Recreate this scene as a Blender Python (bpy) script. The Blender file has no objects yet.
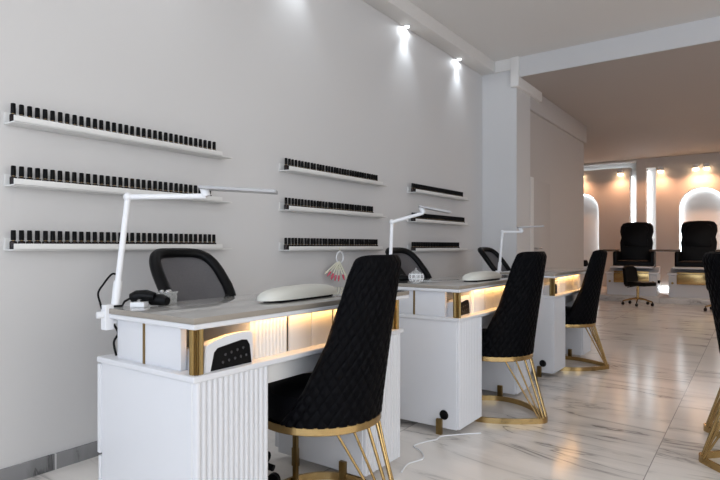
import bpy, bmesh, math, random
from mathutils import Vector, Matrix
random.seed(7)
C = bpy.context.scene.collection
sc = bpy.context.scene
PI = math.pi
R = math.radians

# ------------------------------------------------------------------ materials
def mat(name, col, rough=0.5, metal=0.0, spec=0.5, vary=0.03, scale=6.0, bump=0.0, bscale=80.0, **kw):
    m = bpy.data.materials.new(name); m.use_nodes = True
    nt = m.node_tree; b = nt.nodes['Principled BSDF']
    b.inputs['Roughness'].default_value = rough
    b.inputs['Metallic'].default_value = metal
    b.inputs['Specular IOR Level'].default_value = spec
    for k, v in kw.items():
        b.inputs[k.replace('_', ' ')].default_value = v
    tc = nt.nodes.new('ShaderNodeTexCoord')
    nz = nt.nodes.new('ShaderNodeTexNoise'); nz.inputs['Scale'].default_value = scale
    nz.inputs['Detail'].default_value = 3
    nt.links.new(tc.outputs['Object'], nz.inputs['Vector'])
    mr = nt.nodes.new('ShaderNodeMapRange')
    mr.inputs['To Min'].default_value = 1 - vary; mr.inputs['To Max'].default_value = 1 + vary
    nt.links.new(nz.outputs['Fac'], mr.inputs['Value'])
    mx = nt.nodes.new('ShaderNodeVectorMath'); mx.operation = 'SCALE'
    mx.inputs[0].default_value = col[:3]
    nt.links.new(mr.outputs['Result'], mx.inputs['Scale'])
    nt.links.new(mx.outputs['Vector'], b.inputs['Base Color'])
    if bump:
        n2 = nt.nodes.new('ShaderNodeTexNoise'); n2.inputs['Scale'].default_value = bscale
        nt.links.new(tc.outputs['Object'], n2.inputs['Vector'])
        bp = nt.nodes.new('ShaderNodeBump'); bp.inputs['Strength'].default_value = bump
        bp.inputs['Distance'].default_value = 0.002
        nt.links.new(n2.outputs['Fac'], bp.inputs['Height'])
        nt.links.new(bp.outputs['Normal'], b.inputs['Normal'])
    return m

def emit(name, col, s):
    m = bpy.data.materials.new(name); m.use_nodes = True
    nt = m.node_tree; nt.nodes.clear()
    o = nt.nodes.new('ShaderNodeOutputMaterial'); e = nt.nodes.new('ShaderNodeEmission')
    e.inputs['Color'].default_value = (*col, 1); e.inputs['Strength'].default_value = s
    nt.links.new(e.outputs[0], o.inputs['Surface'])
    return m

def see_through(name, col, alpha, rough=0.2, spec=0.5):
    m = mat(name, col, rough, spec=spec)
    nt = m.node_tree; b = nt.nodes['Principled BSDF']; o = nt.nodes['Material Output']
    t = nt.nodes.new('ShaderNodeBsdfTransparent'); mx = nt.nodes.new('ShaderNodeMixShader')
    mx.inputs['Fac'].default_value = alpha
    nt.links.new(t.outputs[0], mx.inputs[1]); nt.links.new(b.outputs[0], mx.inputs[2])
    nt.links.new(mx.outputs[0], o.inputs['Surface'])
    return m

def mesh_weave():
    m = see_through('mesh_weave', (0.075, 0.072, 0.08), 0.8, 0.6)
    nt = m.node_tree
    tc = nt.nodes.new('ShaderNodeTexCoord'); ck = nt.nodes.new('ShaderNodeTexVoronoi')
    ck.inputs['Scale'].default_value = 160
    nt.links.new(tc.outputs['Object'], ck.inputs['Vector'])
    mr = nt.nodes.new('ShaderNodeMapRange'); mr.inputs['From Max'].default_value = 0.6
    mr.inputs['To Min'].default_value = 0.80; mr.inputs['To Max'].default_value = 0.96
    nt.links.new(ck.outputs['Distance'], mr.inputs['Value'])
    for n in nt.nodes:
        if n.bl_idname == 'ShaderNodeMixShader':
            nt.links.new(mr.outputs['Result'], n.inputs['Fac'])
    return m

def marble(name, base, vein, tile_x, tile_y, off_x, off_y, rough, grout=(0.36, 0.34, 0.32), gw=0.003, vamt=1.0, cross=1.0, spec=0.5):
    m = bpy.data.materials.new(name); m.use_nodes = True
    nt = m.node_tree; L = nt.links; N = nt.nodes
    b = N['Principled BSDF']; b.inputs['Roughness'].default_value = rough
    b.inputs['Specular IOR Level'].default_value = spec
    geo = N.new('ShaderNodeNewGeometry'); sep = N.new('ShaderNodeSeparateXYZ')
    L.new(geo.outputs['Position'], sep.inputs[0])
    def math_(op, a, bb=None, c=None):
        n = N.new('ShaderNodeMath'); n.operation = op
        for i, v in enumerate((a, bb, c)):
            if v is None: continue
            if isinstance(v, (int, float)): n.inputs[i].default_value = v
            else: L.new(v, n.inputs[i])
        return n.outputs[0]
    tx = math_('DIVIDE', math_('SUBTRACT', sep.outputs['X'], off_x), tile_x)
    ty = math_('DIVIDE', math_('SUBTRACT', sep.outputs['Y'], off_y), tile_y)
    fx = math_('FLOOR', tx); fy = math_('FLOOR', ty)
    cmb = N.new('ShaderNodeCombineXYZ'); L.new(fx, cmb.inputs[0]); L.new(fy, cmb.inputs[1])
    wn = N.new('ShaderNodeTexWhiteNoise'); wn.noise_dimensions = '2D'; L.new(cmb.outputs[0], wn.inputs['Vector'])
    sc_ = N.new('ShaderNodeVectorMath'); sc_.operation = 'SCALE'; sc_.inputs['Scale'].default_value = 9
    L.new(wn.outputs['Color'], sc_.inputs[0])
    ad = N.new('ShaderNodeVectorMath'); ad.operation = 'ADD'
    L.new(geo.outputs['Position'], ad.inputs[0]); L.new(sc_.outputs[0], ad.inputs[1])
    mp = N.new('ShaderNodeMapping'); mp.inputs['Rotation'].default_value = (0, 0, R(9)); mp.inputs['Scale'].default_value = (0.55, 2.6, 1.5)
    L.new(ad.outputs[0], mp.inputs['Vector'])
    # thin dark veins: where a distorted noise crosses its middle value
    n1 = N.new('ShaderNodeTexNoise'); n1.inputs['Scale'].default_value = 1.25; n1.inputs['Detail'].default_value = 6
    n1.inputs['Roughness'].default_value = 0.55; n1.inputs['Distortion'].default_value = 0.7
    L.new(mp.outputs[0], n1.inputs['Vector'])
    dv = math_('ABSOLUTE', math_('SUBTRACT', n1.outputs['Fac'], 0.5))
    thin = N.new('ShaderNodeMapRange'); thin.inputs['From Max'].default_value = 0.018; thin.inputs['To Min'].default_value = 1; thin.inputs['To Max'].default_value = 0
    L.new(dv, thin.inputs['Value'])
    soft = N.new('ShaderNodeMapRange'); soft.inputs['From Max'].default_value = 0.10; soft.inputs['To Min'].default_value = 0.32; soft.inputs['To Max'].default_value = 0
    L.new(dv, soft.inputs['Value'])
    n2 = N.new('ShaderNodeTexNoise'); n2.inputs['Scale'].default_value = 1.4; n2.inputs['Detail'].default_value = 3
    L.new(ad.outputs[0], n2.inputs['Vector'])
    msk = N.new('ShaderNodeMapRange'); msk.inputs['From Min'].default_value = 0.42; msk.inputs['From Max'].default_value = 0.58
    L.new(n2.outputs['Fac'], msk.inputs['Value'])
    v = math_('MULTIPLY', math_('MAXIMUM', math_('MULTIPLY', thin.outputs[0], 0.85), soft.outputs[0]), math_('ADD', math_('MULTIPLY', msk.outputs[0], 0.85), 0.12))
    v = math_('MULTIPLY', v, vamt)
    mx = N.new('ShaderNodeMix'); mx.data_type = 'RGBA'
    mx.inputs[6].default_value = (*base, 1); mx.inputs[7].default_value = (*vein, 1)
    L.new(v, mx.inputs[0])
    # grout
    def line(t, size, k):
        fr = math_('FRACT', t); d = math_('MINIMUM', fr, math_('SUBTRACT', 1.0, fr))
        return math_('MULTIPLY', math_('LESS_THAN', math_('MULTIPLY', d, size), gw), k)
    g = math_('MAXIMUM', line(tx, tile_x, 1.0), line(ty, tile_y, cross))
    m2 = N.new('ShaderNodeMix'); m2.data_type = 'RGBA'; m2.inputs[7].default_value = (*grout, 1)
    L.new(g, m2.inputs[0]); L.new(mx.outputs[2], m2.inputs[6])
    L.new(m2.outputs[2], b.inputs['Base Color'])
    return m

M = {}
M['wall'] = mat('wall_paint', (0.66, 0.655, 0.65), 0.65, spec=0.3, vary=0.015, scale=1.5, bump=0.05, bscale=60)
M['wall_corridor'] = mat('dimmed_wall_paint', (0.53, 0.50, 0.48), 0.65, spec=0.3, vary=0.015, scale=1.5)  # wall paint darkened; the weaker daylight back here is put into the colour
M['wall_warm'] = mat('back_room_paint', (0.53, 0.50, 0.475), 0.6, spec=0.3, vary=0.015, scale=1.5)
M['ceiling_back'] = mat('dimmed_ceiling_paint', (0.46, 0.415, 0.385), 0.7, spec=0.25, vary=0.01, scale=1.0)  # white ceiling; the back room's warm dimness is put into the colour
M['ceiling'] = mat('ceiling_paint', (0.77, 0.755, 0.73), 0.7, spec=0.25, vary=0.01, scale=1.0)
M['white'] = mat('white_lacquer', (0.70, 0.71, 0.735), 0.28, vary=0.01)
M['white_matte'] = mat('white_board', (0.74, 0.74, 0.73), 0.5, vary=0.01)
M['dimmed_board'] = mat('dimmed_board', (0.22, 0.215, 0.21), 0.4)  # for the desk niche back: its lack of light is put into the colour
M['shelf'] = mat('shelf_white', (0.75, 0.75, 0.735), 0.4, vary=0.02)
M['gold'] = mat('polished_gold', (0.46, 0.315, 0.135), 0.2, metal=1.0, vary=0.05)
M['gold_dark'] = mat('brushed_gold', (0.27, 0.185, 0.075), 0.28, metal=1.0, vary=0.08, scale=20)
M['velvet'] = mat('black_velvet', (0.0018, 0.0018, 0.0026), 0.5, spec=0.06, vary=0.2, scale=30)
M['black'] = mat('black_plastic', (0.004, 0.004, 0.0045), 0.4, spec=0.15, vary=0.1)
M['leather'] = mat('black_leather', (0.003, 0.003, 0.0035), 0.45, spec=0.14, vary=0.15, bump=0.2, bscale=120)
M['cap'] = mat('bottle_cap', (0.003, 0.003, 0.0035), 0.5, spec=0.12, vary=0.1)
M['lacquer_dark'] = mat('dark_polish_glass', (0.012, 0.006, 0.006), 0.25, spec=0.25, vary=0.3, scale=3)
M['label_gold'] = mat('gold_collar', (0.42, 0.30, 0.16), 0.35, metal=0.7, vary=0.1)
M['glasstop'] = mat('smoked_glass_top', (0.40, 0.39, 0.37), 0.05, spec=0.7, vary=0.03, scale=2)
M['glassedge'] = mat('beige_glass_edge', (0.29, 0.26, 0.22), 0.25, vary=0.03)
M['cushion'] = mat('cream_vinyl', (0.66, 0.66, 0.60), 0.35, vary=0.02)
M['lampwhite'] = mat('white_lamp_enamel', (0.78, 0.79, 0.81), 0.3, vary=0.01)
M['lampgrey'] = see_through('lamp_head_grey', (0.46, 0.46, 0.47), 0.8, 0.3)
M['weave'] = mesh_weave()
M['chrome'] = mat('chrome', (0.6, 0.6, 0.6), 0.2, metal=1.0)
M['clear'] = see_through('clear_glass', (0.75, 0.77, 0.76), 0.32, 0.05, 0.8)
M['pane'] = see_through('window_pane', (0.8, 0.85, 0.88), 0.06, 0.02, 0.6)
M['brown'] = mat('brown_tray_wood', (0.09, 0.055, 0.03), 0.35, vary=0.15, scale=15)
M['ivory'] = mat('ivory_swatch_plastic', (0.72, 0.70, 0.56), 0.3)
M['pink'] = mat('pink_polish', (0.62, 0.08, 0.13), 0.2, vary=0.25, scale=60)
M['led_dot'] = mat('led_lens', (0.04, 0.04, 0.045), 0.3, vary=0.05)
M['floor'] = marble('marble_floor_tiles', (0.86, 0.82, 0.775), (0.085, 0.078, 0.075), 1.2, 1.2, -0.40, 0.55, 0.17, gw=0.0022, cross=0.25)
M['skirting'] = marble('marble_skirting', (0.27, 0.27, 0.275), (0.05, 0.05, 0.05), 50, 0.62, 30, 0.62, 0.25, grout=(0.55, 0.55, 0.55), gw=0.004)
M['step'] = marble('marble_step', (0.66, 0.64, 0.62), (0.2, 0.19, 0.19), 1.2, 50, -0.2, -30, 0.2)
M['led_warm'] = emit('warm_led', (1.0, 0.55, 0.18), 6.0)
M['led_white'] = emit('white_led', (0.86, 0.94, 1.0), 9.0)
M['spot_white'] = emit('white_spot_lens', (0.9, 0.95, 1.0), 40.0)
M['spot_warm'] = emit('warm_spot_lens', (1.0, 0.70, 0.42), 16.0)

# ------------------------------------------------------------------ mesh builder
def smooth(P, k=6):
    P = [Vector(p) for p in P]; out = []
    for i in range(len(P) - 1):
        p0, p1, p2, p3 = P[max(i - 1, 0)], P[i], P[i + 1], P[min(i + 2, len(P) - 1)]
        for s_ in range(k):
            x = s_ / k
            out.append(.5 * ((2 * p1) + (p2 - p0) * x + (2 * p0 - 5 * p1 + 4 * p2 - p3) * x * x + (3 * p1 - p0 - 3 * p2 + p3) * x ** 3))
    return out + [P[-1]]
class MB:
    def __init__(s): s.bm = bmesh.new(); s.mi = 0
    def _tag(s, faces):
        for f in faces: f.material_index = s.mi
    def box(s, x0, x1, y0, y1, z0, z1, bev=0.0, seg=2):
        r = bmesh.ops.create_cube(s.bm, size=1)
        vs = r['verts']
        for v in vs:
            v.co = Vector((x0 + (v.co.x + .5) * (x1 - x0), y0 + (v.co.y + .5) * (y1 - y0), z0 + (v.co.z + .5) * (z1 - z0)))
        fs = list({f for v in vs for f in v.link_faces}); s._tag(fs)
        if bev:
            es = list({e for v in vs for e in v.link_edges})
            bmesh.ops.bevel(s.bm, geom=es, offset=bev, segments=seg, profile=0.6, affect='EDGES', material=-1)
        return s
    def ring_loft(s, rings, closed=True, cap=True):
        vv = [[s.bm.verts.new(p) for p in r] for r in rings]
        n = len(rings[0]); fs = []
        for a, b in zip(vv, vv[1:]):
            for i in range(n if closed else n - 1):
                j = (i + 1) % n
                fs.append(s.bm.faces.new((a[i], a[j], b[j], b[i])))
        if cap and closed:
            fs.append(s.bm.faces.new(vv[0][::-1])); fs.append(s.bm.faces.new(vv[-1]))
        s._tag(fs); return s
    def lathe(s, prof, seg=24, c=(0, 0, 0), sx=1, sy=1):
        rings = [[(c[0] + r * sx * math.cos(2 * PI * i / seg), c[1] + r * sy * math.sin(2 * PI * i / seg), c[2] + z) for i in range(seg)] for r, z in prof]
        return s.ring_loft(rings)
    def cyl(s, p0, p1, r, seg=16, r1=None):
        return s.tube([p0, p1], r, seg, radii=[r, r if r1 is None else r1])
    def tube(s, pts, r, seg=12, closed=False, radii=None, flat=None):
        P = [Vector(p) for p in pts]; n = len(P); rings = []
        prev = None
        for i in range(n):
            if closed: t = P[(i + 1) % n] - P[i - 1]
            else: t = P[min(i + 1, n - 1)] - P[max(i - 1, 0)]
            t.normalize()
            up = Vector((0, 0, 1)) if abs(t.z) < 0.95 else Vector((1, 0, 0))
            if prev is None or flat: a = t.cross(up).normalized()
            else:
                a = prev - t * prev.dot(t); a.normalize()
            prev = a; b = t.cross(a).normalized()
            rr = radii[i] if radii else r
            if flat:
                w, h = flat
                q = [(-w, -h), (w, -h), (w, h), (-w, h)]
                rings.append([P[i] + a * u + b * v for u, v in q])
            else:
                rings.append([P[i] + (a * math.cos(2 * PI * k / seg) + b * math.sin(2 * PI * k / seg)) * rr for k in range(seg)])
        if closed: rings.append(rings[0])
        if closed:
            vv = [[s.bm.verts.new(p) for p in r_] for r_ in rings[:-1]]; m = len(rings[0]); fs = []
            for i in range(n):
                A, B = vv[i], vv[(i + 1) % n]
                for k in range(m):
                    j = (k + 1) % m
                    fs.append(s.bm.faces.new((A[k], A[j], B[j], B[k])))
            s._tag(fs); return s
        return s.ring_loft(rings)
    def prism(s, outline, axis, a0, a1, bev=0.0):
        """outline: 2-D points; axis 'x','y' or 'z' is the extrusion axis"""
        def p(u, v, w):
            return {'x': (w, u, v), 'y': (u, w, v), 'z': (u, v, w)}[axis]
        A = [s.bm.verts.new(p(u, v, a0)) for u, v in outline]; B = [s.bm.verts.new(p(u, v, a1)) for u, v in outline]
        n = len(A); fs = [s.bm.faces.new(A[::-1]), s.bm.faces.new(B)]
        for i in range(n):
            j = (i + 1) % n; fs.append(s.bm.faces.new((A[i], A[j], B[j], B[i])))
        s._tag(fs)
        if bev:
            es = list({e for f in fs[:2] for e in f.edges})
            bmesh.ops.bevel(s.bm, geom=es, offset=bev, segments=3, profile=0.6, affect='EDGES', material=-1)
        return s
    def ball(s, c, r, sx=1, sy=1, sz=1, u=20, v=12):
        g = bmesh.ops.create_uvsphere(s.bm, u_segments=u, v_segments=v, radius=r)
        for w in g['verts']: w.co = Vector((c[0] + w.co.x * sx, c[1] + w.co.y * sy, c[2] + w.co.z * sz))
        s._tag({f for w in g['verts'] for f in w.link_faces}); return s
    def mesh(s, name, mats, sharp=38):
        bmesh.ops.recalc_face_normals(s.bm, faces=s.bm.faces)
        for f in s.bm.faces: f.smooth = True
        for e in s.bm.edges:
            if len(e.link_faces) == 2 and e.calc_face_angle(0) > R(sharp): e.smooth = False
        me = bpy.data.meshes.new(name); s.bm.to_mesh(me); s.bm.free()
        for m in (mats if isinstance(mats, (list, tuple)) else [mats]): me.materials.append(m)
        return me
    def build(s, name, mats, parent=None, loc=None, rz=0.0, sharp=38):
        o = bpy.data.objects.new(name, s.mesh(name, mats, sharp)); C.objects.link(o)
        if parent is not None: o.parent = parent
        if loc is not None: o.location = loc
        if rz: o.rotation_euler.z = rz
        return o

def tag(o, label, cat, group=None, kind=None):
    if label: o['label'] = label
    if cat: o['category'] = cat
    if group: o['group'] = group
    if kind: o['kind'] = kind
    return o
def thing(name, label, cat, loc=(0, 0, 0), rz=0.0, group=None):
    o = bpy.data.objects.new(name, None); C.objects.link(o); o.empty_display_size = 0.1
    o.location = loc; o.rotation_euler.z = rz
    return tag(o, label, cat, group)
def struct(name, mb, m, label=None, parent=None):
    o = mb.build(name, m, parent); o['kind'] = 'structure'
    if label: o['label'] = label
    return o
def dup(o, parent=None):
    c = o.copy(); C.objects.link(c); c.parent = parent
    for ch in list(o.children): dup(ch, c)
    return c
def put(root, loc, rz=0.0, label=None):
    root.location = loc; root.rotation_euler.z = rz
    if label: root['label'] = label
    return root

# ------------------------------------------------------------------ room shell
WX = -2.63; PY = 6.16; CORX = -2.25; COREND = 9.32; PANY = 13.5; BACKY = 13.78
RX = 3.2; FY = -3.0; Z1 = 3.18; Z2 = 2.955; LEFT2 = -4.6
struct('floor', MB().box(LEFT2, RX, FY, BACKY + .2, -0.1, 0), M['floor'], 'glossy white marble tile floor with grey veins')
struct('ceiling', MB().box(WX - .15, RX, FY, PY, Z1, Z1 + .1), M['ceiling'], 'pale ceiling of the front room')
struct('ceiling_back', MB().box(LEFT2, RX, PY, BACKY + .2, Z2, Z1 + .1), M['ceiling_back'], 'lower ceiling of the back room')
struct('wall_left', MB().box(WX - .15, WX, FY, PY, 0, Z1), M['wall'], 'long pale wall carrying the polish ledges')
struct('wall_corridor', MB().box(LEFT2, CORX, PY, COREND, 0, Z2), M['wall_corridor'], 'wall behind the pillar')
struct('wall_far', MB().box(LEFT2 - .1, LEFT2, COREND, BACKY, 0, Z2), M['wall_warm'])
WY0, WY1 = -2.6, 3.0
struct('wall_right', MB().box(RX, RX + .15, FY, WY0, 0, Z1).box(RX, RX + .15, WY1, BACKY + .2, 0, Z1).box(RX, RX + .15, WY0, WY1, 0, .25).box(RX, RX + .15, WY0, WY1, 2.8, Z1), M['wall'])
w = MB()
for y in (WY0, -.7, 1.2, WY1 - .06): w.box(RX + .05, RX + .11, y, y + .06, .25, 2.8)
w.box(RX + .05, RX + .11, WY0 + .06, WY1 - .06, .25, .31).box(RX + .05, RX + .11, WY0 + .06, WY1 - .06, 2.74, 2.8)
win2 = struct('window_2', w, M['black'])
MB().box(RX + .075, RX + .085, WY0 + .06, WY1 - .06, .31, 2.74).build('window_pane', M['pane'], win2)
# pillar with its header and small bulkhead
struct('pillar', MB().box(WX, -2.215, PY - .01, 6.62, 0, Z1), M['wall'], 'white square pillar at the end of the long wall')
struct('trim_1', MB().box(WX, -2.27, PY - .035, PY - .01, 3.05, Z1), M['ceiling'])
struct('trim_2', MB().box(-2.27, -2.175, PY - .06, 6.95, 2.845, Z1, .004), M['ceiling'])
struct('trim_3', MB().box(-2.175, RX, PY - .02, PY + .01, Z2 - .0, Z1), M['wall'], 'ceiling beam between front and back room')
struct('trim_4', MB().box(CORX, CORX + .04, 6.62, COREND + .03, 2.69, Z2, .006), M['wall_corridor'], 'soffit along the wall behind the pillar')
# soffit with spots along the left wall
SOF = 3.05
struct('trim_5', MB().box(WX, -2.46, FY, PY - .035, SOF, Z1, .008), M['ceiling'], 'lighting soffit along the long wall')
struct('baseboard_left', MB().box(WX, WX + .012, FY, PY - .01, 0, .072), M['skirting'], 'grey marble skirting')
struct('baseboard_corridor', MB().box(CORX, CORX + .012, 7.6, COREND, 0, .072), M['skirting'])
# door behind the pillar
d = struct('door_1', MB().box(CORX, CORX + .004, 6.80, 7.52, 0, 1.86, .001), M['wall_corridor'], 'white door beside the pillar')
MB().cyl((CORX + .004, 6.87, 1.0), (CORX + .06, 6.87, 1.0), .012).tube([(CORX + .06, 6.86, 1.0), (CORX + .062, 6.98, 1.0)], .009).build('door_handle', M['chrome'], d)
struct('trim_6', MB().box(CORX, CORX + .02, 6.68, 6.80, 0, 1.88, .003), M['white_matte'])
# shopfront behind the camera: daylight comes in here
f = MB()
f.box(WX - .15, RX + .15, FY - .15, FY, 0, .55).box(WX - .15, RX + .15, FY - .15, FY, 2.75, Z1)
f.box(WX - .15, WX + .1, FY - .15, FY, .55, 2.75).box(RX - .1, RX + .15, FY - .15, FY, .55, 2.75)
struct('wall_front', f, M['wall'])
w = MB()
for x in (WX + .1, -.7, 1.2, RX - .16): w.box(x, x + .06, FY - .11, FY - .05, .55, 2.75)
w.box(WX + .16, RX - .16, FY - .11, FY - .05, .55, .61).box(WX + .16, RX - .16, FY - .11, FY - .05, 2.69, 2.75)
win = struct('window_1', w, M['black'])
MB().box(WX + .16, RX - .16, FY - .085, FY - .075, .61, 2.69).build('window_pane', M['pane'], win)

# back wall: white rear plane, three raised panels, arched niches
struct('wall_back', MB().box(LEFT2, RX, BACKY, BACKY + .15, 0, Z2), M['white_matte'], 'white rear plane of the lit recesses')
def arch_panel(x0, x1, z1, cx, hw, ztop, zb):
    """wall panel with an arched opening; one mesh"""
    m = MB(); zs = ztop - hw; n = 24
    y0, y1 = PANY, BACKY
    m.box(x0, cx - hw, y0, y1, 0, z1); m.box(cx + hw, x1, y0, y1, 0, z1)
    if zb > 0: m.box(cx - hw, cx + hw, y0, y1, 0, zb)
    for i in range(n):
        a0 = PI - PI * i / n; a1 = PI - PI * (i + 1) / n
        q = [(cx + hw * math.cos(a0), zs + hw * math.sin(a0)), (cx + hw * math.cos(a1), zs + hw * math.sin(a1)),
             (cx + hw * math.cos(a1), z1), (cx + hw * math.cos(a0), z1)]
        m.prism(q, 'y', y0, y1)
    return m
NICHES = [(-3.345, .42), (-.905, .42)]
AT = 2.265
struct('wall_back_niche', arch_panel(LEFT2, -2.275, 2.79, -3.345, .42, AT, .10), M['wall_warm'], 'warm back wall panel with arched niche')
struct('wall_back_arch', arch_panel(-1.756, RX, Z2, -.905, .42, AT, .10), M['wall_warm'], 'back wall panel with tall arched niche')
struct('pilaster', MB().box(-2.14, -1.95, PANY - .02, BACKY, 0, Z2), M['wall_warm'], 'narrow pilaster between two lit slots')
struct('trim_7', MB().box(-1.95, -1.756, PANY, BACKY, 2.745, Z2), M['wall_warm'])
struct('trim_8', MB().box(LEFT2, -2.14, PANY, BACKY, 2.918, Z2), M['wall_warm'])
# LED strips
def led(name, label, mb, mtl, grp=None):
    return tag(mb.build(name, mtl), label, 'LED strip', grp)
def arch_pts(cx, hw, z0, n=24):
    zs = AT - .42
    return [(cx - hw, BACKY - .035, z0)] + [(cx + hw * math.cos(PI - PI * i / n), BACKY - .035, zs + hw * math.sin(PI - PI * i / n)) for i in range(n + 1)] + [(cx + hw, BACKY - .035, z0)]
led('led_strip', 'glowing white LED line around the arched niche beyond the corridor wall', MB().tube(arch_pts(-3.345, .405, .13), .012, 6), M['led_white'])
led('led_strip', 'glowing white LED line around the full arched niche on the back wall', MB().tube(arch_pts(-.905, .405, .13), .012, 6), M['led_white'])
led('led_strip', 'white LED line in the narrow slot left of the pilaster', MB().box(-2.270, -2.250, BACKY - .06, BACKY - .04, .10, 2.60), M['led_white'])
led('led_strip', 'added hidden LED line lighting the gap above the warm wall panel', MB().box(LEFT2 + .1, -2.285, BACKY - .03, BACKY - .022, 2.790, 2.797), M['led_white'])  # added unseen strip that brightens the gap over the panel
led('led_strip', 'added short white glow bar at the foot of the back wall beside the wide slot', MB().box(-1.74, -1.28, PANY - .03, PANY, .10, .15, .004), M['led_white'])  # added glowing bar for the bright patch of platform by the slot
led('led_strip', 'white LED line in the wider slot right of the pilaster', MB().box(-1.945, -1.925, BACKY - .06, BACKY - .04, .10, 2.70), M['led_white'])
# low marble platform
struct('trim_9', MB().box(LEFT2, RX, 11.15, PANY, 0, .10, .006), M['step'], 'low marble platform under the pedicure chairs')

# ------------------------------------------------------------------ lights of the place
def spot(loc, power, col, size, blend, target, rad=.03):
    l = bpy.data.lights.new('spot', 'SPOT'); l.energy = power; l.color = col; l.spot_size = R(size); l.spot_blend = blend; l.shadow_soft_size = rad
    o = bpy.data.objects.new('spot_lamp', l); C.objects.link(o); o.location = loc
    o.rotation_euler = (Vector(target) - Vector(loc)).to_track_quat('-Z', 'Y').to_euler()
    return o
SPOTY = [-.6, .55, 1.7, 2.85, 4.36, 5.46]
SOFN = {-.6: 'white recessed soffit spotlight closest to the shopfront', .55: 'white recessed soffit spotlight second from the shopfront', 1.7: 'white recessed soffit spotlight above the near desk',
        2.85: 'white recessed soffit spotlight above the middle stack of ledges', 4.36: 'white recessed soffit spotlight one before the last ahead of the pillar', 5.46: 'white recessed soffit spotlight just before the pillar'}
for y in SPOTY:
    if y in SOFN:
        t = thing('soffit_spotlight', SOFN[y], 'spotlight', (-2.602, y, SOF), 0, 'soffit spotlights')
        MB().lathe([(.020, -.003), (.026, -.003), (.026, 0), (.020, 0)], 24).build('trim_ring', M['chrome'], t)
        MB().lathe([(.001, -.004), (.020, -.004), (.020, 0), (.001, 0)], 24).build('lens', M['spot_white'], t)
    spot((-2.592, y, SOF - .012), 1.5, (.88, .94, 1), 179, .2, (-2.592, y, 2.0), .01)
    spot((-2.53, y, SOF - .014), 7, (.84, .92, 1), 80, 1.0, (-2.60, y, 2.6), .03)
WS = [(-3.296, 'warm wall spotlight above the niche beyond the corridor wall'), (-2.457, 'warm wall spotlight left of the narrow lit slot'),
      (-1.66, 'warm wall spotlight just right of the wide lit slot'), (-1.01, 'left lamp of the warm pair of spotlights above the arch'), (-.82, 'right lamp of the warm pair of spotlights above the arch')]
for x, lab in WS:
    t = thing('wall_spotlight', lab, 'spotlight', (x, PANY, 2.69), 0, 'warm spotlights on the back wall')
    MB().cyl((0, 0, 0), (0, -.03, 0), .045, 20).build('mount', M['white'], t)
    MB().lathe([(.02, -.055), (.050, -.055), (.055, -.02), (.052, .05), (.02, .055)], 20, (0, -.075, 0)).build('lamp_body', M['white'], t)
    MB().ball((0, -.075, -.050), .058, 1, 1, .6).build('lens', M['spot_warm'], t)
    spot((x, PANY - .19, 2.60), 26, (1, .50, .27), 160, 1.0, (x, PANY - .19, 1.6), .04)
# added downlights out of view, brightening the back room's floor and walls
for x, y in ((.9, 8.2), (.9, 10.6), (2.2, 9.4)):
    l = bpy.data.lights.new('downlight', 'AREA'); l.shape = 'DISK'; l.size = .16; l.energy = 15; l.color = (1, .78, .62)
    o = bpy.data.objects.new('added_downlight_lamp', l); C.objects.link(o); o.location = (x, y, Z2 - .01)
    t = thing('added_downlight', 'added warm downlight out of view in the back room ceiling', 'downlight', (x, y, Z2), 0, 'added back room downlights')
    MB().lathe([(.08, -.006), (.10, -.006), (.10, 0), (.08, 0)], 24).build('trim_ring', M['white'], t)
    MB().lathe([(.001, -.004), (.08, -.004), (.08, 0), (.001, 0)], 24).build('lens', M['led_warm'], t)
# sky through the shopfront
wd = bpy.data.worlds.new('world'); sc.world = wd; wd.use_nodes = True
nt = wd.node_tree; bg = nt.nodes['Background']
# sky tint shaped by direction: bluer at the shopfront, paler at the side window
tc = nt.nodes.new('ShaderNodeTexCoord'); dp = nt.nodes.new('ShaderNodeVectorMath'); dp.operation = 'DOT_PRODUCT'
dp.inputs[1].default_value = (0, -1, 0); nt.links.new(tc.outputs['Generated'], dp.inputs[0])
mr = nt.nodes.new('ShaderNodeMapRange'); mr.inputs['From Min'].default_value = .2; mr.inputs['From Max'].default_value = .9
nt.links.new(dp.outputs['Value'], mr.inputs['Value'])
mx = nt.nodes.new('ShaderNodeMix'); mx.data_type = 'RGBA'
mx.inputs[6].default_value = (2.95, 2.86, 2.76, 1); mx.inputs[7].default_value = (2.75, 3.15, 3.8, 1)
nt.links.new(mr.outputs['Result'], mx.inputs[0]); nt.links.new(mx.outputs[2], bg.inputs['Color']); bg.inputs['Strength'].default_value = 1.0
l = bpy.data.lights.new('portal', 'AREA'); l.shape = 'RECTANGLE'; l.size = RX - WX - .3; l.size_y = 2.5; l.cycles.is_portal = True
o = bpy.data.objects.new('daylight_portal', l); C.objects.link(o); o.location = ((RX + WX) / 2, FY - .13, 1.43); o.rotation_euler = (R(90), 0, 0)
l = bpy.data.lights.new('portal', 'AREA'); l.shape = 'RECTANGLE'; l.size = 2.5; l.size_y = WY1 - WY0; l.cycles.is_portal = True
o = bpy.data.objects.new('daylight_portal', l); C.objects.link(o); o.location = (RX + .13, (WY0 + WY1) / 2, 1.52); o.rotation_euler = (0, R(90), 0)

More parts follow.
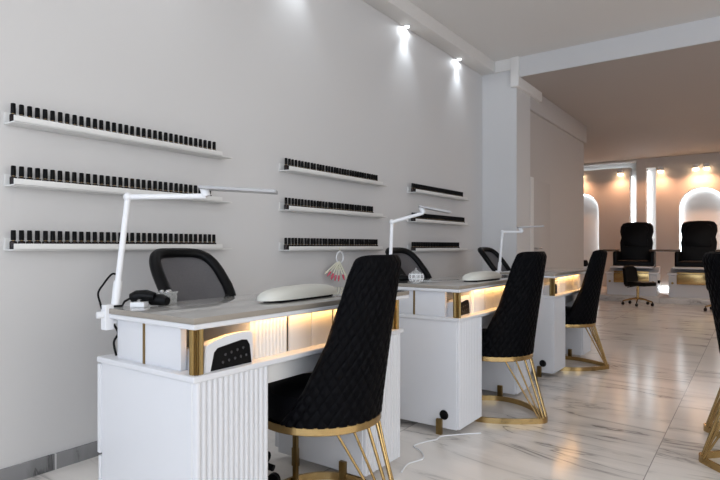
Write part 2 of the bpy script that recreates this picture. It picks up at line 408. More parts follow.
# ------------------------------------------------------------------ polish ledges and bottles
ORD = 'first second third fourth fifth sixth seventh eighth ninth tenth eleventh twelfth thirteenth fourteenth fifteenth sixteenth seventeenth eighteenth nineteenth twentieth'.split()
bm_ = MB(); bm_.mi = 0; bm_.lathe([(.011, 0), (.0140, .002), (.0146, .028), (.0130, .034), (.006, .037)], 12)
bm_.mi = 1; bm_.lathe([(.0066, .036), (.0066, .0405), (.002, .0405)], 10)
BODY = bm_.mesh('bottle_body', [M['lacquer_dark'], M['label_gold']])
CAPM = MB().lathe([(.0094, .0385), (.0100, .040), (.0096, .080), (.008, .082)], 12).mesh('bottle_cap', M['cap'])
def bottle(x, y, z, label, grp, k):
    o = bpy.data.objects.new('nail_polish_bottle', BODY); C.objects.link(o); o.location = (x, y, z); o.rotation_euler.z = k * 1.3
    tag(o, label, 'nail polish bottle', grp)
    c = bpy.data.objects.new('cap', CAPM); C.objects.link(c); c.parent = o
STACKS = [(1.03, 1.19, 'above the near desk', (34, 33, 34)), (2.715, 1.215, 'above the middle desk', (34, 32, 34)), (4.41, 1.19, 'beside the pillar', (33, 34, 30))]
LEDGEZ = [(1.553, 1.286, 1.010), (1.537, 1.270, .998), (1.525, 1.252, .980)]
LEV = [(1.55, 'top'), (1.286, 'middle'), (1.008, 'bottom')]
for si, (y0, ln, where, cnt) in enumerate(STACKS):
    for li, (_z, lev) in enumerate(LEV):
        z = LEDGEZ[si][li]
        m = MB(); D = .098
        m.box(WX, WX + D, y0, y0 + ln, z, z + .006, .001)
        m.box(WX, WX + .006, y0, y0 + ln - .075, z + .004, z + .055, .001)
        m.box(WX + D - .005, WX + D, y0, y0 + ln - .075, z + .002, z + .030, .001)
        sh = m.build('polish_ledge', M['shelf'])
        tag(sh, f'white wall ledge holding nail polish, {lev} of the three {where}', 'wall ledge', 'white polish ledges')
        n = cnt[li]; yb = y0 + .0165; pitch = 1.075 / 33 if si == 0 else 1.115 / 33.5
        for k in range(n):
            kk = k + 1 if k < n / 2 else n - k
            end = 'near' if k < n / 2 else 'far'
            lab = f'{ORD[kk-1]} black-capped polish bottle from the {end} end, {lev} ledge {where}'
            bottle(WX + .050 + random.uniform(-.0015, .0015), yb + k * pitch + random.uniform(-.0005, .0005), z + .006, lab, f'polish bottles on the {lev} ledge {where}', k)

# ------------------------------------------------------------------ nail desks
LOWZ = .64; TOPZ = .815
def fluted(mb, x, y0, y1, z0, z1, n, r):
    """a board in the yz-plane with n half-round flutes standing out to +x"""
    w = (y1 - y0) / n; pts = [(x - .012, y0)]
    for i in range(n):
        for k in range(7):
            a = PI * k / 6
            pts.append((x + r * math.sin(a), y0 + w * (i + .5) - w * .46 * math.cos(a)))
    pts.append((x - .012, y1))
    mb.prism(pts, 'z', z0, z1)
    return mb
def make_desk():
    t = thing('nail_desk', '', 'nail desk')
    # lower storey
    MB().box(-.54, 0, 0, 1.20, LOWZ - .02, LOWZ, .005, 3).build('lower_counter', M['white'], t)
    for k, (y0, y1) in enumerate(((.008, .32), (.89, 1.185))):
        p = MB().box(-.52, -.022, y0, y1, .035, LOWZ - .02, .003).build('pedestal', M['white'], t)
        fluted(MB(), -.012, y0 + .006, y1 - .004, .04, LOWZ - .021, 14, .007).build('fluted_front', M['white'], p)
        MB().box(-.542, -.524, y0 - .004, y1 - .006, .30, LOWZ - .026, .002).box(-.526, -.52, y0, y1 - .012, .305, LOWZ - .03).build('drawer_front', M['white'], p)
        MB().box(-.539, -.521, y0 - .002, y1 - .006, .06, .29, .002).build('pedestal_door', M['white'], p)
    for x, y in ((-.12, -.012), (-.40, -.012), (-.12, 1.183), (-.40, 1.183), (-.12, .872), (-.40, .872), (-.12, .318), (-.40, .318)):
        MB().box(x - .016, x + .016, y, y + .022, 0, .085, .002).build('foot', M['gold_dark'], t)
    MB().box(-.44, -.06, .33, .88, LOWZ - .10, LOWZ - .035, .003).build('centre_drawer', M['white_matte'], t)
    MB().lathe([(.001, 0), (.024, 0), (.027, .003), (.020, .007), (.001, .004)], 24).build('cable_grommet', M['black'], t, loc=(-.095, .008, .108)).rotation_euler = (R(90), 0, 0)
    # riser
    MB().box(-.455, -.10, .028, .05, LOWZ, .783, .002).build('end_panel', M['white'], t)
    MB().box(-.455, -.10, 1.15, 1.172, LOWZ, .783, .002).build('end_panel', M['white'], t)
    MB().box(-.30, -.289, .0255, .03, LOWZ, .783).build('gold_strip', M['gold_dark'], t)
    MB().box(-.30, -.289, 1.17, 1.1745, LOWZ, .783).build('gold_strip', M['gold_dark'], t)
    MB().box(-.33, -.318, .05, 1.15, LOWZ, .783).build('back_panel', M['dimmed_board'], t)
    for y0, y1 in ((.455, .470), (.722, .738)): MB().box(-.068, -.062, y0, y1, LOWZ, .783).build('shadow_gap', M['black'], t)
    for y in (.282, .895): MB().box(-.318, -.062, y, y + .015, LOWZ, .783).build('divider', M['white_matte'], t)
    fluted(MB(), -.055, .297, .455, LOWZ, .783, 9, .006).build('fluted_panel', M['white_matte'], t)
    fluted(MB(), -.055, .738, .895, LOWZ, .783, 9, .006).build('fluted_panel', M['white_matte'], t)
    MB().box(-.067, -.053, .470, .592, LOWZ, .783, .001).build('front_panel', M['white_matte'], t)
    MB().box(-.067, -.053, .598, .722, LOWZ, .783, .001).build('front_panel', M['white_matte'], t)
    for y in (.033, 1.163):
        prof = []
        n = 56
        for z in (LOWZ, .784):
            prof.append([(-.030 + (.019 + .0022 * math.cos(14 * 2 * PI * i / n)) * math.cos(2 * PI * i / n), y + (.019 + .0022 * math.cos(14 * 2 * PI * i / n)) * math.sin(2 * PI * i / n), z) for i in range(n)])
        MB().ring_loft(prof).build('gold_column', M['gold_dark'], t, sharp=60)
    s_ = MB().box(-.475, 0, 0, 1.25, .779, .796, .005, 3).build('tabletop', M['white'], t)
    g = MB(); g.box(-.475, 0, 0, 1.25, .796, TOPZ, .003, 2)
    o = g.build('glass_top', [M['glasstop'], M['glassedge']], t)
    for p in o.data.polygons:
        p.material_index = 0 if p.normal.z > .7 else 1
    MB().box(-.045, -.035, .06, 1.14, .774, .779).build('led_strip', M['led_warm'], t)
    return t
desk0 = make_desk()
DESKS = [((-1.35, 1.035, 0), 'white fluted nail desk closest to the camera, holding the black drill and glass jar'),
         ((-1.285, 2.70, 0), 'white fluted nail desk in the middle of the row, with the round patterned jar'),
         ((-1.26, 4.34, 0), 'white fluted nail desk standing last in the row, beyond the pillar')]
desks = []
for i, (loc, lab) in enumerate(DESKS):
    dk = desk0 if i == 0 else dup(desk0)
    put(dk, loc, 0, lab); dk['group'] = 'nail desks along the wall'; desks.append(dk)
    lt = bpy.data.lights.new('desk_led', 'AREA'); lt.shape = 'RECTANGLE'; lt.size = .008; lt.size_y = 1.06; lt.energy = .6 if i == 0 else 1.0; lt.color = (1, .50, .14)
    lo = bpy.data.objects.new('desk_led_lamp', lt); C.objects.link(lo); lo.location = (loc[0] - .04, loc[1] + .60, .772)

# nail lamps in the open bay of each desk
def make_nail_lamp():
    t = thing('nail_lamp', '', 'nail lamp')
    # front profile in y (width) / z; extruded along x
    out = [(0, 0), (.20, 0), (.20, .098), (.193, .107), (.15, .108), (.10, .105), (.05, .097), (.02, .089), (.006, .082)]
    rings = []
    for x, k, e in ((0, 1, -.004), (-.004, 1, 0), (-.03, .97, 0), (-.16, .55, 0), (-.165, .5, -.006)):
        rings.append([(x, .10 + (y - .10) * (1 + e * 10), z * (k + e * (1 if k == 1 else 0))) for y, z in out])
    MB().ring_loft(rings).build('housing', M['white'], t)
    MB().prism([(.022, .0015), (.192, .0015), (.184, .062), (.172, .080), (.15, .083), (.05, .070), (.036, .058)], 'x', -.006, .0015).build('opening', M['black'], t)
    m = MB()
    for i, (y, z) in enumerate([(.07, .022), (.095, .025), (.12, .027), (.145, .029), (.08, .045), (.105, .049), (.13, .053), (.155, .056), (.168, .03)]):
        m.ball((.0015, y, z), .0045, .4, 1, 1, 8, 6)
    m.build('led_dot', M['led_dot'], t)
    return t
nl0 = make_nail_lamp()
for i, (dk, lab) in enumerate(zip(DESKS, ('white nail curing lamp with dark mouth under the closest desk top', 'white nail curing lamp in the lit bay of the middle desk', 'white nail curing lamp in the lit bay of the last desk'))):
    put(nl0 if i == 0 else dup(nl0), (dk[0][0] - (.020 if i == 0 else .055), dk[0][1] + .056, LOWZ), 0, lab)['group'] = 'nail curing lamps'

# hand rests
def make_rest():
    t = thing('hand_rest', '', 'hand rest')
    rings = []
    for i in range(25):
        u = -1 + 2 * i / 24; y = .235 * u
        k = max(0.0, 1 - abs(u) ** 3.2) ** .5
        w = .062 * (.18 + .82 * k); h = .047 * (.10 + .90 * k)
        rings.append([(w * math.copysign(abs(math.cos(a)) ** .75, math.cos(a)), y, .010 + h * (max(0, math.sin(a)) ** .8 if math.sin(a) > 0 else 0)) for a in [2 * PI * q / 28 for q in range(28)]])
    MB().ring_loft(rings).build('cushion', M['cushion'], t, sharp=60)
    MB().box(-.045, .045, -.17, .17, 0, .0105, .003).build('base', M['black'], t)
    return t
hr0 = make_rest()
HR = [((-1.505, 1.675, TOPZ), 0.06, 'cream padded hand rest on the closest desk'), ((-1.39, 3.25, TOPZ), -.02, 'cream padded hand rest on the middle desk')]
for i, (loc, rz, lab) in enumerate(HR):
    put(hr0 if i == 0 else dup(hr0), loc, rz, lab)['group'] = 'padded hand rests'

# ------------------------------------------------------------------ quilted client chairs
def make_client_chair():
    """backrest to +x, seat opening to -x; origin on the floor under the seat centre"""
    t = thing('client_chair', '', 'client chair')
    Z0, ZT = .385, .998
    n, m = 190, 112
    def ell(tt):
        e = tt ** 1.15
        cx = .0 + .225 * e
        rx = .236 + (.105 - .236) * e
        ry = .236 + (.135 - .236) * (tt ** 1.35)
        T = [(0, 100), (.07, 94), (.2, 85), (.5, 79), (.75, 84), (.9, 91), (1.01, 93)]
        for (a0, v0), (a1, v1) in zip(T, T[1:]):
            if a0 <= tt <= a1: A = R(v0 + (v1 - v0) * (tt - a0) / (a1 - a0))
        return cx, rx, ry, A
    def pt(u, tt, off):
        cx, rx, ry, A = ell(tt)
        a = u * A
        zt = ZT - .016 * abs(u) ** 7
        z = Z0 + (zt - Z0) * tt
        return Vector((cx + (rx + off) * math.cos(a), (ry + off) * math.sin(a), z))
    outer, inner = [], []
    for j in range(m + 1):
        tt = j / m; ro, ri = [], []
        cx, rx, ry, A = ell(tt)
        for i in range(n + 1):
            u = -1 + 2 * i / n
            s_ = u * A * (.26 - .07 * tt); z = Z0 + (ZT - Z0) * tt
            p = s_ / .044 + z / .060; q = s_ / .044 - z / .060
            fp = abs((p % 1) - .5) * 2; fq = abs((q % 1) - .5) * 2
            puff = .008 * (1 - max(fp, fq) ** 5)
            edge = min(1, (1 - abs(u)) * 14, (1 - tt) * 18)
            rnd = -.012 * (1 - min(1, edge)) ** 2
            ro.append(pt(u, tt, puff * min(1, max(0, edge)) + rnd))
            ri.append(pt(u, tt, -.035 - rnd * .6))
        outer.append(ro); inner.append(ri)
    b = MB(); bm = b.bm
    vo = [[bm.verts.new(p) for p in r] for r in outer]; vi = [[bm.verts.new(p) for p in r] for r in inner]
    for j in range(m):
        for i in range(n):
            bm.faces.new((vo[j][i], vo[j][i + 1], vo[j + 1][i + 1], vo[j + 1][i]))
            bm.faces.new((vi[j][i], vi[j + 1][i], vi[j + 1][i + 1], vi[j][i + 1]))
        bm.faces.new((vo[j][0], vo[j + 1][0], vi[j + 1][0], vi[j][0]))
        bm.faces.new((vo[j][n], vi[j][n], vi[j + 1][n], vo[j + 1][n]))
    for i in range(n):
        bm.faces.new((vo[m][i], vo[m][i + 1], vi[m][i + 1], vi[m][i]))
        bm.faces.new((vo[0][i], vi[0][i], vi[0][i + 1], vo[0][i + 1]))
    b.build('quilted_back', M['velvet'], t, sharp=75)
    MB().lathe([(.05, .38), (.216, .38), (.229, .395), (.229, .455), (.214, .480), (.15, .493), (.001, .495)], 48).build('seat', M['velvet'], t)
    MB().lathe([(.212, .356), (.239, .356), (.242, .359), (.242, .383), (.239, .386), (.212, .386)], 64).build('seat_band', M['gold'], t)
    MB().lathe([(.001, .36), (.216, .36), (.216, .384), (.001, .384)], 48).build('seat_plate', M['black'], t)
    # floor loop: rounded wedge pointing to the back
    def loop(k):
        pts = []
        tip = (.305, 0.0); w = .238
        ctrl = [(.318, -.045), (.340, 0), (.318, .045), (.20, .160), (.05, .240), (-.11, .225), (-.215, .10), (-.215, -.10), (-.11, -.225), (.05, -.240), (.20, -.160)]
        P = [Vector(c + (0,)) for c in ctrl]; N_ = len(P)
        for i in range(N_):
            p0, p1, p2, p3 = P[i - 1], P[i], P[(i + 1) % N_], P[(i + 2) % N_]
            for s_ in range(8):
                x = s_ / 8
                q = .5 * ((2 * p1) + (p2 - p0) * x + (2 * p0 - 5 * p1 + 4 * p2 - p3) * x * x + (3 * p1 - p0 - 3 * p2 + p3) * x ** 3)
                pts.append((q.x, q.y, .016))
        return pts
    MB().tube(loop(0), .01, closed=True, flat=(.006, .016)).build('floor_loop', M['gold'], t)
    for a in (-44, -27, 27, 44):
        MB().cyl((.228 * math.cos(R(a)), .228 * math.sin(R(a)), .360), (.322, .05 * a / 44, .028), .005, 10).build('rod', M['gold'], t)
    for a in (-9, 9):
        MB().cyl((.230 * math.cos(R(a)), .230 * math.sin(R(a)), .360), (.331, .016 * a / 9, .028), .0065, 10).build('rod', M['gold'], t)
    for sy in (-1, 1):
        p0 = (-.193, sy * .112)
        MB().box(p0[0] - .010, p0[0] + .010, p0[1] - .010, p0[1] + .010, .012, .362, .002).build('front_post', M['gold_dark'], t)
    return t
ch0 = make_client_chair()
CH = [((-1.40, 1.68, 0), 0.15, 'black quilted client chair with gold base at the closest desk'),
      ((-1.33, 3.27, 0), -0.1, 'black quilted client chair with gold base at the middle desk'),
      ((-1.335, 4.91, 0), 0.2, 'black quilted client chair with gold base at the last desk'),
      ((.125, 3.10, 0), PI, 'black quilted chair cut by the picture edge, facing away, in front of its twin'),
      ((.11, 3.63, 0), PI, 'black quilted chair mostly hidden behind its twin at the picture edge')]
for i, (loc, rz, lab) in enumerate(CH):
    put(ch0 if i == 0 else dup(ch0), loc, rz, lab)['group'] = 'black quilted chairs'

# ------------------------------------------------------------------ mesh office chairs of the technicians
def make_office_chair():
    """faces +x"""
    t = thing('office_chair', '', 'office chair')
    def P(u, v):      # u across (-1..1), v up (0..1): leaning, slightly dished back
        z = .68 + .315 * v
        wd_ = .178 * (1 - .10 * abs(v - .55) * 2)
        return Vector((-.125 - .25 * v + .045 * u * u, wd_ * u, z))
    out = []
    for k in range(48):
        a = 2 * PI * k / 48
        u = math.copysign(abs(math.cos(a)) ** (.42 if a < PI else .7), math.cos(a)); v = .5 + .5 * math.copysign(abs(math.sin(a)) ** (.42 if a < PI else .8), math.sin(a))
        out.append(P(u, v))
    MB().tube(out, .026, 10, closed=True).build('back_frame', M['black'], t)
    m = MB(); K = 14
    g = [[m.bm.verts.new(P((-1 + 2 * i / K) * .97, .03 + .94 * j / K)) for i in range(K + 1)] for j in range(K + 1)]
    # trim grid corners by pulling them inward
    for j in range(K + 1):
        for i in range(K + 1):
            u = -1 + 2 * i / K; v = -1 + 2 * j / K
            ex = 4.6 if v > 0 else 2.6
            r = (abs(u) ** ex + abs(v) ** ex) ** (1 / ex); mx = max(abs(u), abs(v))
            f_ = mx / r if r > 0 else 1
            g[j][i].co = P(u * f_ * .97, .5 + .48 * v * f_)
    for j in range(K):
        for i in range(K): m.bm.faces.new((g[j][i], g[j][i + 1], g[j + 1][i + 1], g[j + 1][i]))
    m.build('mesh_back', M['weave'], t)
    low = []
    for k in range(9):
        u = -1 + 2 * k / 8
        low.append(P(u * .90, .34 - .26 * (1 - u * u)) + Vector((.004, 0, 0)))
    MB().tube(low, .016, 8).build('lumbar_bar', M['black'], t)
    MB().tube([(-.125, 0, .705), (-.17, 0, .55), (-.12, 0, .43), (0, 0, .41)], .022, 10).build('back_bracket', M['black'], t)
    MB().box(-.19, .21, -.21, .21, .42, .48, .025, 3).build('seat', M['leather'], t)
    MB().cyl((0, 0, .10), (0, 0, .42), .025, 16).build('gas_column', M['black'], t)
    for k in range(5):
        a = 2 * PI * k / 5 + .3
        x, y = .23 * math.cos(a), .23 * math.sin(a)
        leg = MB().tube([(0, 0, .115), (x, y, .075)], .018, 8, radii=[.022, .014]).build('leg', M['black'], t)
        MB().cyl((x - .012 * math.sin(a), y + .012 * math.cos(a), .027), (x + .012 * math.sin(a), y - .012 * math.cos(a), .027), .027, 14).build('caster', M['black'], leg)
    return t
oc0 = make_office_chair()
OC = [((-1.90, 1.635, 0), 0.0, 'black mesh-back office chair behind the closest desk'),
      ((-1.86, 3.55, 0), 0.0, 'black mesh-back office chair behind the middle desk'),
      ((-1.84, 5.18, 0), 0.0, 'black mesh-back office chair behind the last desk, beside the pillar')]
for i, (loc, rz, lab) in enumerate(OC):
    put(oc0 if i == 0 else dup(oc0), loc, rz, lab)['group'] = 'mesh office chairs'

# ------------------------------------------------------------------ clamp-on desk lamps
def make_lamp(name_lab, base, pole_top, elbow, head0, head1, cable=False):
    b = Vector(base); t = thing('desk_lamp', name_lab, 'desk lamp', base, 0, 'clamp-on desk lamps')
    q = lambda p: Vector(p) - b
    z0 = TOPZ - base[2]
    c = MB(); c.box(-.016, .016, -.032, -.002, z0 - .075, z0 + .012, .003); c.box(-.014, .014, -.012, .035, z0, z0 + .010, .002); c.box(-.014, .014, -.012, .035, z0 - .055, z0 - .0435, .002)
    c.cyl((0, .02, z0 - .055), (0, .02, z0 - .031), .006)
    c.build('clamp', M['lampwhite'], t)
    MB().cyl((-.006, -.052, z0 - .022), (0, -.030, z0 - .022), .012, 12).build('clamp_knob', M['lampwhite'], t)
    pt_ = q(pole_top); p0 = Vector((0, .012, z0 + .008)); mid = p0.lerp(pt_, .22)
    MB().cyl(p0, mid, .0145, 16).build('pole_sleeve', M['lampwhite'], t)
    MB().cyl(mid, pt_, .0105, 16).build('pole', M['lampwhite'], t)
    MB().ball(pt_, .016).build('elbow_joint', M['lampwhite'], t)
    e = q(elbow)
    MB().cyl(pt_, e, .010, 16).build('arm', M['lampwhite'], t)
    h0, h1 = q(head0), q(head1)
    MB().tube([e, (e + h0) / 2 + Vector((0, 0, .004)), h0], .016, 12).build('head_joint', M['lampwhite'], t)
    dv = (h1 - h0); L_ = dv.length; ang = math.atan2(dv.y, dv.x)
    hd = MB().box(-.012, L_, -.040, .040, -.006, .006, .004).build('lamp_head', M['lampgrey'], t, loc=h0)
    hd.rotation_euler = (0, -math.asin(dv.z / L_), ang)
    if cable:
        pts = [mid.lerp(pt_, .06), mid.lerp(pt_, .06) + Vector((-.012, -.018, .006))]
        pts += [Vector(v) for v in ((-.010, -.026, z0 + .082), (-.018, -.040, z0 + .052), (-.016, -.034, z0 + .018), (-.012, -.030, z0 - .004))]
        MB().tube(smooth(pts), .0035, 8).build('cable', M['black'], t)
        pts = [Vector((.0, .0, z0 - .05)), Vector((.004, .02, z0 - .09)), Vector((.012, .0, z0 - .12)), Vector((.006, .012, z0 - .168))]
        MB().tube(smooth(pts), .004, 8).build('cable', M['black'], t)
    return t
make_lamp('white clamp-on desk lamp with bent arm on the closest desk', (-1.825, 1.055, .737), (-1.825, 1.115, 1.206), (-1.612, 1.29, 1.210), (-1.618, 1.285, 1.240), (-1.412, 1.448, 1.226), True)
make_lamp('white clamp-on desk lamp with bent arm on the middle desk', (-1.745, 2.715, .737), (-1.745, 2.752, 1.172), (-1.60, 2.87, 1.226), (-1.612, 2.862, 1.262), (-1.470, 2.962, 1.229))
make_lamp('white clamp-on desk lamp in front of the pillar, on the last desk', (-1.72, 4.355, .737), (-1.72, 4.44, 1.148), (-1.587, 4.54, 1.148), (-1.608, 4.53, 1.186), (-1.451, 4.645, 1.197))

# ------------------------------------------------------------------ small things on the desks
t = thing('nail_drill', 'black nail drill lying on a small white block, on the closest desk', 'nail drill', (-1.765, 1.115, TOPZ), R(35))
MB().box(-.02, .03, -.018, .018, 0, .018, .003).build('cradle', M['lampwhite'], t)
MB().tube([(-.035, .03, .030), (-.015, .03, .036), (.02, .03, .038), (.05, .028, .034)], .018, 14, radii=[.016, .021, .021, .015]).build('handpiece', M['black'], t)
MB().tube([(.03, .045, .022), (.07, .04, .022), (.095, .03, .018)], .018, 14, radii=[.020, .021, .015]).build('motor_body', M['black'], t)
MB().tube([(-.035, .03, .03), (-.055, .02, .018), (-.05, -.01, .006), (-.09, -.03, .0045)], .004, 8).build('cable', M['black'], t)
MB().tube([(.0, .006, .019), (.006, .004, .022), (.012, .002, .022)], .006, 8).build('button', M['chrome'], t)
t = thing('glass_jar', 'square clear glass jar behind the black drill on the closest desk', 'glass jar', (-1.765, 1.235, TOPZ), R(20))
MB().box(-.027, .027, -.027, .027, 0, .040, .007, 3).build('jar_body', M['clear'], t)
MB().box(-.029, .029, -.029, .029, .040, .046, .003).build('rim', M['clear'], t)
m = MB()
for x, y in ((-.014, -.012), (.012, -.014), (.002, .012)): m.ball((x, y, .0485), .008, 1, 1, .7, 12, 8)
m.build('bead', M['chrome'], t)
# round patterned jar on the middle desk
t = thing('round_jar', 'round glass jar with white pattern and knobbed lid on the middle desk', 'glass jar', (-1.565, 2.725, TOPZ), R(-30))
MB().lathe([(.018, 0), (.022, .004), (.038, .022), (.042, .040), (.038, .058), (.022, .070), (.012, .073)], 28).build('jar_body', M['clear'], t)
m = MB()
for k in range(10):
    a = 2 * PI * k / 10
    m.tube([(.0425 * math.cos(a + b_) * s1, .0425 * math.sin(a + b_) * s1, z) for b_, s1, z in ((0, .80, .016), (.12, .99, .030), (.0, 1.01, .045), (.14, .93, .058))], .0022, 6)
m.tube([(.0415 * math.cos(a), .0415 * math.sin(a), .030) for a in [2 * PI * k / 28 for k in range(28)]], .0022, 6, closed=True)
m.tube([(.0405 * math.cos(a), .0405 * math.sin(a), .054) for a in [2 * PI * k / 28 for k in range(28)]], .0022, 6, closed=True)
m.build('raised_pattern', M['lampwhite'], t)
MB().lathe([(.013, .072), (.010, .077), (.004, .080), (.006, .086), (.003, .092), (.001, .092)], 16).build('lid_knob', M['clear'], t)
t = thing('nail_drill', 'black nail drill beside the round jar on the middle desk', 'nail drill', (-1.67, 2.755, TOPZ), R(40))
MB().box(-.03, .025, -.016, .016, 0, .012, .003).build('cradle', M['black'], t)
MB().tube([(-.045, .0, .027), (-.01, 0, .030), (.04, 0, .026)], .018, 14, radii=[.013, .019, .013]).build('handpiece', M['black'], t)
t = thing('polish_tray', 'small dark tray right of the round jar on the middle desk', 'tray', (-1.575, 2.85, TOPZ), R(36))
MB().lathe([(.03, 0), (.038, .004), (.040, .018), (.036, .018), (.033, .006), (.001, .006)], 24).build('dish', M['clear'], t)
MB().ball((.0, 0, .014), .022, 1.2, .8, .45).build('pad', M['black'], t)

# fan of colour samples hanging from the bottom ledge of the middle stack
sx_, sy_ = WX + .098 + .008, 3.235
t = thing('nail_swatch_fan', 'ring of ivory nail samples with pink tips hanging from a ledge', 'sample ring', (sx_, sy_, .99))
MB().tube([(-.014, .02, .030), (-.004, .02, .027), (.002, .02, .010), (0, .02, -.002), (-.003, .02, -.004)], .003, 6).build('hook', M['ivory'], t)
MB().tube([(0, .02 + .042 * math.cos(2 * PI * k / 28), -.045 + .042 * math.sin(2 * PI * k / 28)) for k in range(28)], .0055, 8, closed=True).build('ring', M['lampwhite'], t)
for k in range(9):
    a = R(-44 + 10 * k + random.uniform(-2, 2)) - R(8)
    xo = -.004 + .008 * (k % 3)
    def Q(r): return Vector((xo + .45 * r * math.sin(a), .0 + .8 * r * math.sin(a), -.075 - r * math.cos(a)))
    st = MB().tube([Q(0), Q(.07), Q(.105)], .004, 6, radii=[.0035, .0055, .006]).build('sample_stick', M['ivory'], t)
    MB().tube([Q(.103), Q(.125), Q(.148)], .006, 8, radii=[.0065, .008, .003]).build('nail_tip', M['pink'] if k in (1, 2, 3, 4, 5, 7) else M['ivory'], st)

# white power cable on the floor between the first two desks
cp = [(-1.30, 2.13, .006), (-1.325, 2.23, .006), (-1.30, 2.33, .006), (-1.36, 2.41, .006), (-1.42, 2.45, .006), (-1.40, 2.54, .006), (-1.37, 2.60, .006), (-1.37, 2.66, .006), (-1.29, 2.76, .006), (-1.22, 2.83, .006)]
t = tag(MB().tube(smooth(cp), .0038, 8).build('power_cable', M['lampwhite']), 'white power cable lying on the marble floor by the middle desk', 'cable')

# ------------------------------------------------------------------ pedicure thrones
def make_throne():
    """faces -y; origin on the platform"""
    t = thing('pedicure_chair', '', 'pedicure chair')
    b = MB(); b.prism([(-.72, .0), (.28, .0), (.32, .36), (.30, .52), (-.25, .52), (-.35, .42), (-.74, .42), (-.78, .38)], 'x', -.43, .43, .02)
    b.build('base', M['white'], t)
    MB().box(-.45, .45, -.80, -.36, .405, .44, .012).build('basin_rim', M['white'], t)
    MB().lathe([(.10, 0), (.17, .03), (.215, .12), (.22, .165), (.20, .165), (.16, .05), (.001, .03)], 28, (0, -.58, .285), 1.15, .95).build('basin', M['gold_dark'], t)
    MB().box(-.30, .30, -.80, -.775, .24, .46, .01).build('basin_front', M['gold'], t)
    for sx in (-1, 1):
        k = MB().cyl((sx * .365, -.76, .26), (sx * .365, -.81, .26), .02, 14); k.build('tap_knob', M['gold_dark'], t)
    MB().cyl((.47, -.6, .26), (.42, -.6, .26), .03, 14).build('spray_holder', M['black'], t)
    MB().box(-.33, .33, -.42, .26, .51, .65, .05, 4).build('seat', M['leather'], t)
    MB().box(-.36, .36, -.80, -.40, .515, .545, .01).build('apron_rim', M['white'], t)
    # backrest outline (x,z), extruded along y then leaned
    half = [(.0, 1.42), (.17, 1.415), (.25, 1.395), (.295, 1.33), (.305, 1.22), (.275, 1.10), (.262, 1.0), (.285, .86), (.30, .70), (.30, .56)]
    out = half + [(-x, z) for x, z in half[::-1] if x > 0]
    m = MB(); m.prism(out, 'y', -.09, .09, .035)
    for v in m.bm.verts: v.co.y += .19 + (v.co.z - .56) * .20
    m.build('backrest', M['leather'], t)
    m = MB(); m.prism([(x * .72, .92 + (z - .56) * .50) for x, z in out], 'y', -.03, .03, .02)
    for v in m.bm.verts: v.co.y += .105 + (v.co.z - .56) * .20
    m.build('head_cushion', M['leather'], t)
    for sx in (-1, 1):
        x0, x1 = sorted((sx * .28, sx * .36))
        a = MB().box(x0, x1, -.42, .20, .50, .825, .035, 4).build('armrest', M['leather'], t)
        x0, x1 = sorted((sx * .28, sx * .53))
        MB().box(x0, x1, -.50, -.05, .825, .865, .01).build('tray', M['brown'], a)
    return t
th0 = make_throne()
for i, (loc, rz, lab) in enumerate([((-1.95, 12.15, .10), R(4), 'black pedicure chair on white base behind the black stool, by the lit slots'),
                                    ((-.875, 12.15, .10), R(2), 'black pedicure chair on white base in front of the arched niche')]):
    put(th0 if i == 0 else dup(th0), loc, rz, lab)['group'] = 'pedicure chairs'

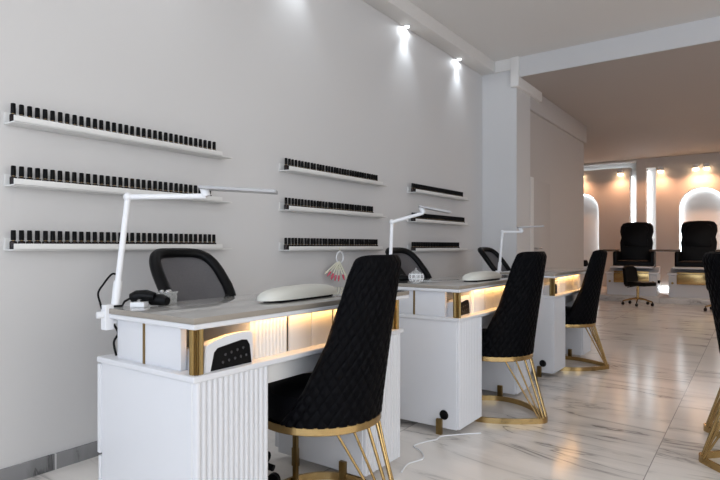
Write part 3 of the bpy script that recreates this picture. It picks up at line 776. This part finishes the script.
def make_stool():
    """faces +x: back at -x"""
    t = thing('pedicure_stool', '', 'stool')
    MB().box(-.10, .24, -.17, .17, .34, .41, .03, 4).build('seat', M['leather'], t)
    m = MB(); m.prism([(-.17, .36), (-.16, .63), (-.10, .68), (.10, .68), (.16, .63), (.17, .36), (.12, .32), (-.12, .32)], 'x', -.035, .035, .02)
    for v in m.bm.verts: v.co.x += -.15 + .35 * v.co.y ** 2 * 4 * .6 - (v.co.z - .4) * .12
    m.build('backrest', M['leather'], t)
    MB().cyl((0, 0, .10), (0, 0, .35), .022, 16).build('column', M['gold'], t)
    MB().tube([(.0, -.02, .34), (-.06, -.12, .32), (-.08, -.17, .31)], .007, 8).build('lever', M['black'], t)
    for k in range(5):
        a = 2 * PI * k / 5 + .2
        x, y = .24 * math.cos(a), .24 * math.sin(a)
        leg = MB().tube([(0, 0, .12), (x * .5, y * .5, .105), (x, y, .07)], .016, 8, radii=[.02, .016, .012]).build('leg', M['gold'], t)
        MB().cyl((x - .013, y, .026), (x + .013, y, .026), .026, 14).cyl((x, y, .03), (x, y, .075), .008, 8).build('caster', M['black'], leg)
    return t
st0 = make_stool()
put(st0, (-1.66, 10.60, 0), R(-25), 'low black stool with gold star base in front of a pedicure chair')
put(dup(st0), (-.42, 10.35, 0), R(-25), 'low black stool mostly hidden behind the quilted chair at the picture edge')
for o in (st0,): o['group'] = 'pedicure stools'

# small dark pot on a plinth by the end of the corridor wall
tag(MB().box(-2.36, -2.24, 9.56, 9.68, 0, .69, .006).build('plinth', M['white']), 'slim white plinth beyond the corridor wall end', 'plinth')
t = thing('black_pot', 'small round black pot on the white plinth beyond the corridor wall', 'pot', (-2.30, 9.62, .69))
MB().lathe([(.025, 0), (.042, .015), (.050, .05), (.042, .085), (.028, .10), (.02, .10)], 24).build('pot_body', M['black'], t)
MB().lathe([(.03, .098), (.034, .104), (.03, .110), (.001, .112)], 20).build('lid', M['chrome'], t)

# ------------------------------------------------------------------ camera and view
cam = bpy.data.cameras.new('camera'); co = bpy.data.objects.new('camera', cam); C.objects.link(co)
co.location = (0, 0, 1.03); co.rotation_euler = (R(90), 0, R(35.7))
cam.sensor_width = 36; cam.lens = 27.5; cam.shift_y = 6 / 720; cam.clip_start = .02
sc.camera = co
sc.view_settings.view_transform = 'Standard'; sc.view_settings.look = 'None'; sc.view_settings.gamma = 1
sc.view_settings.use_curve_mapping = False
sc.view_settings.exposure = 0.12
sc.cycles.use_denoising = True; sc.cycles.use_adaptive_sampling = False
sc.cycles.max_bounces = 10; sc.cycles.diffuse_bounces = 6; sc.cycles.transparent_max_bounces = 12
sc.cycles.sample_clamp_indirect = 6.0
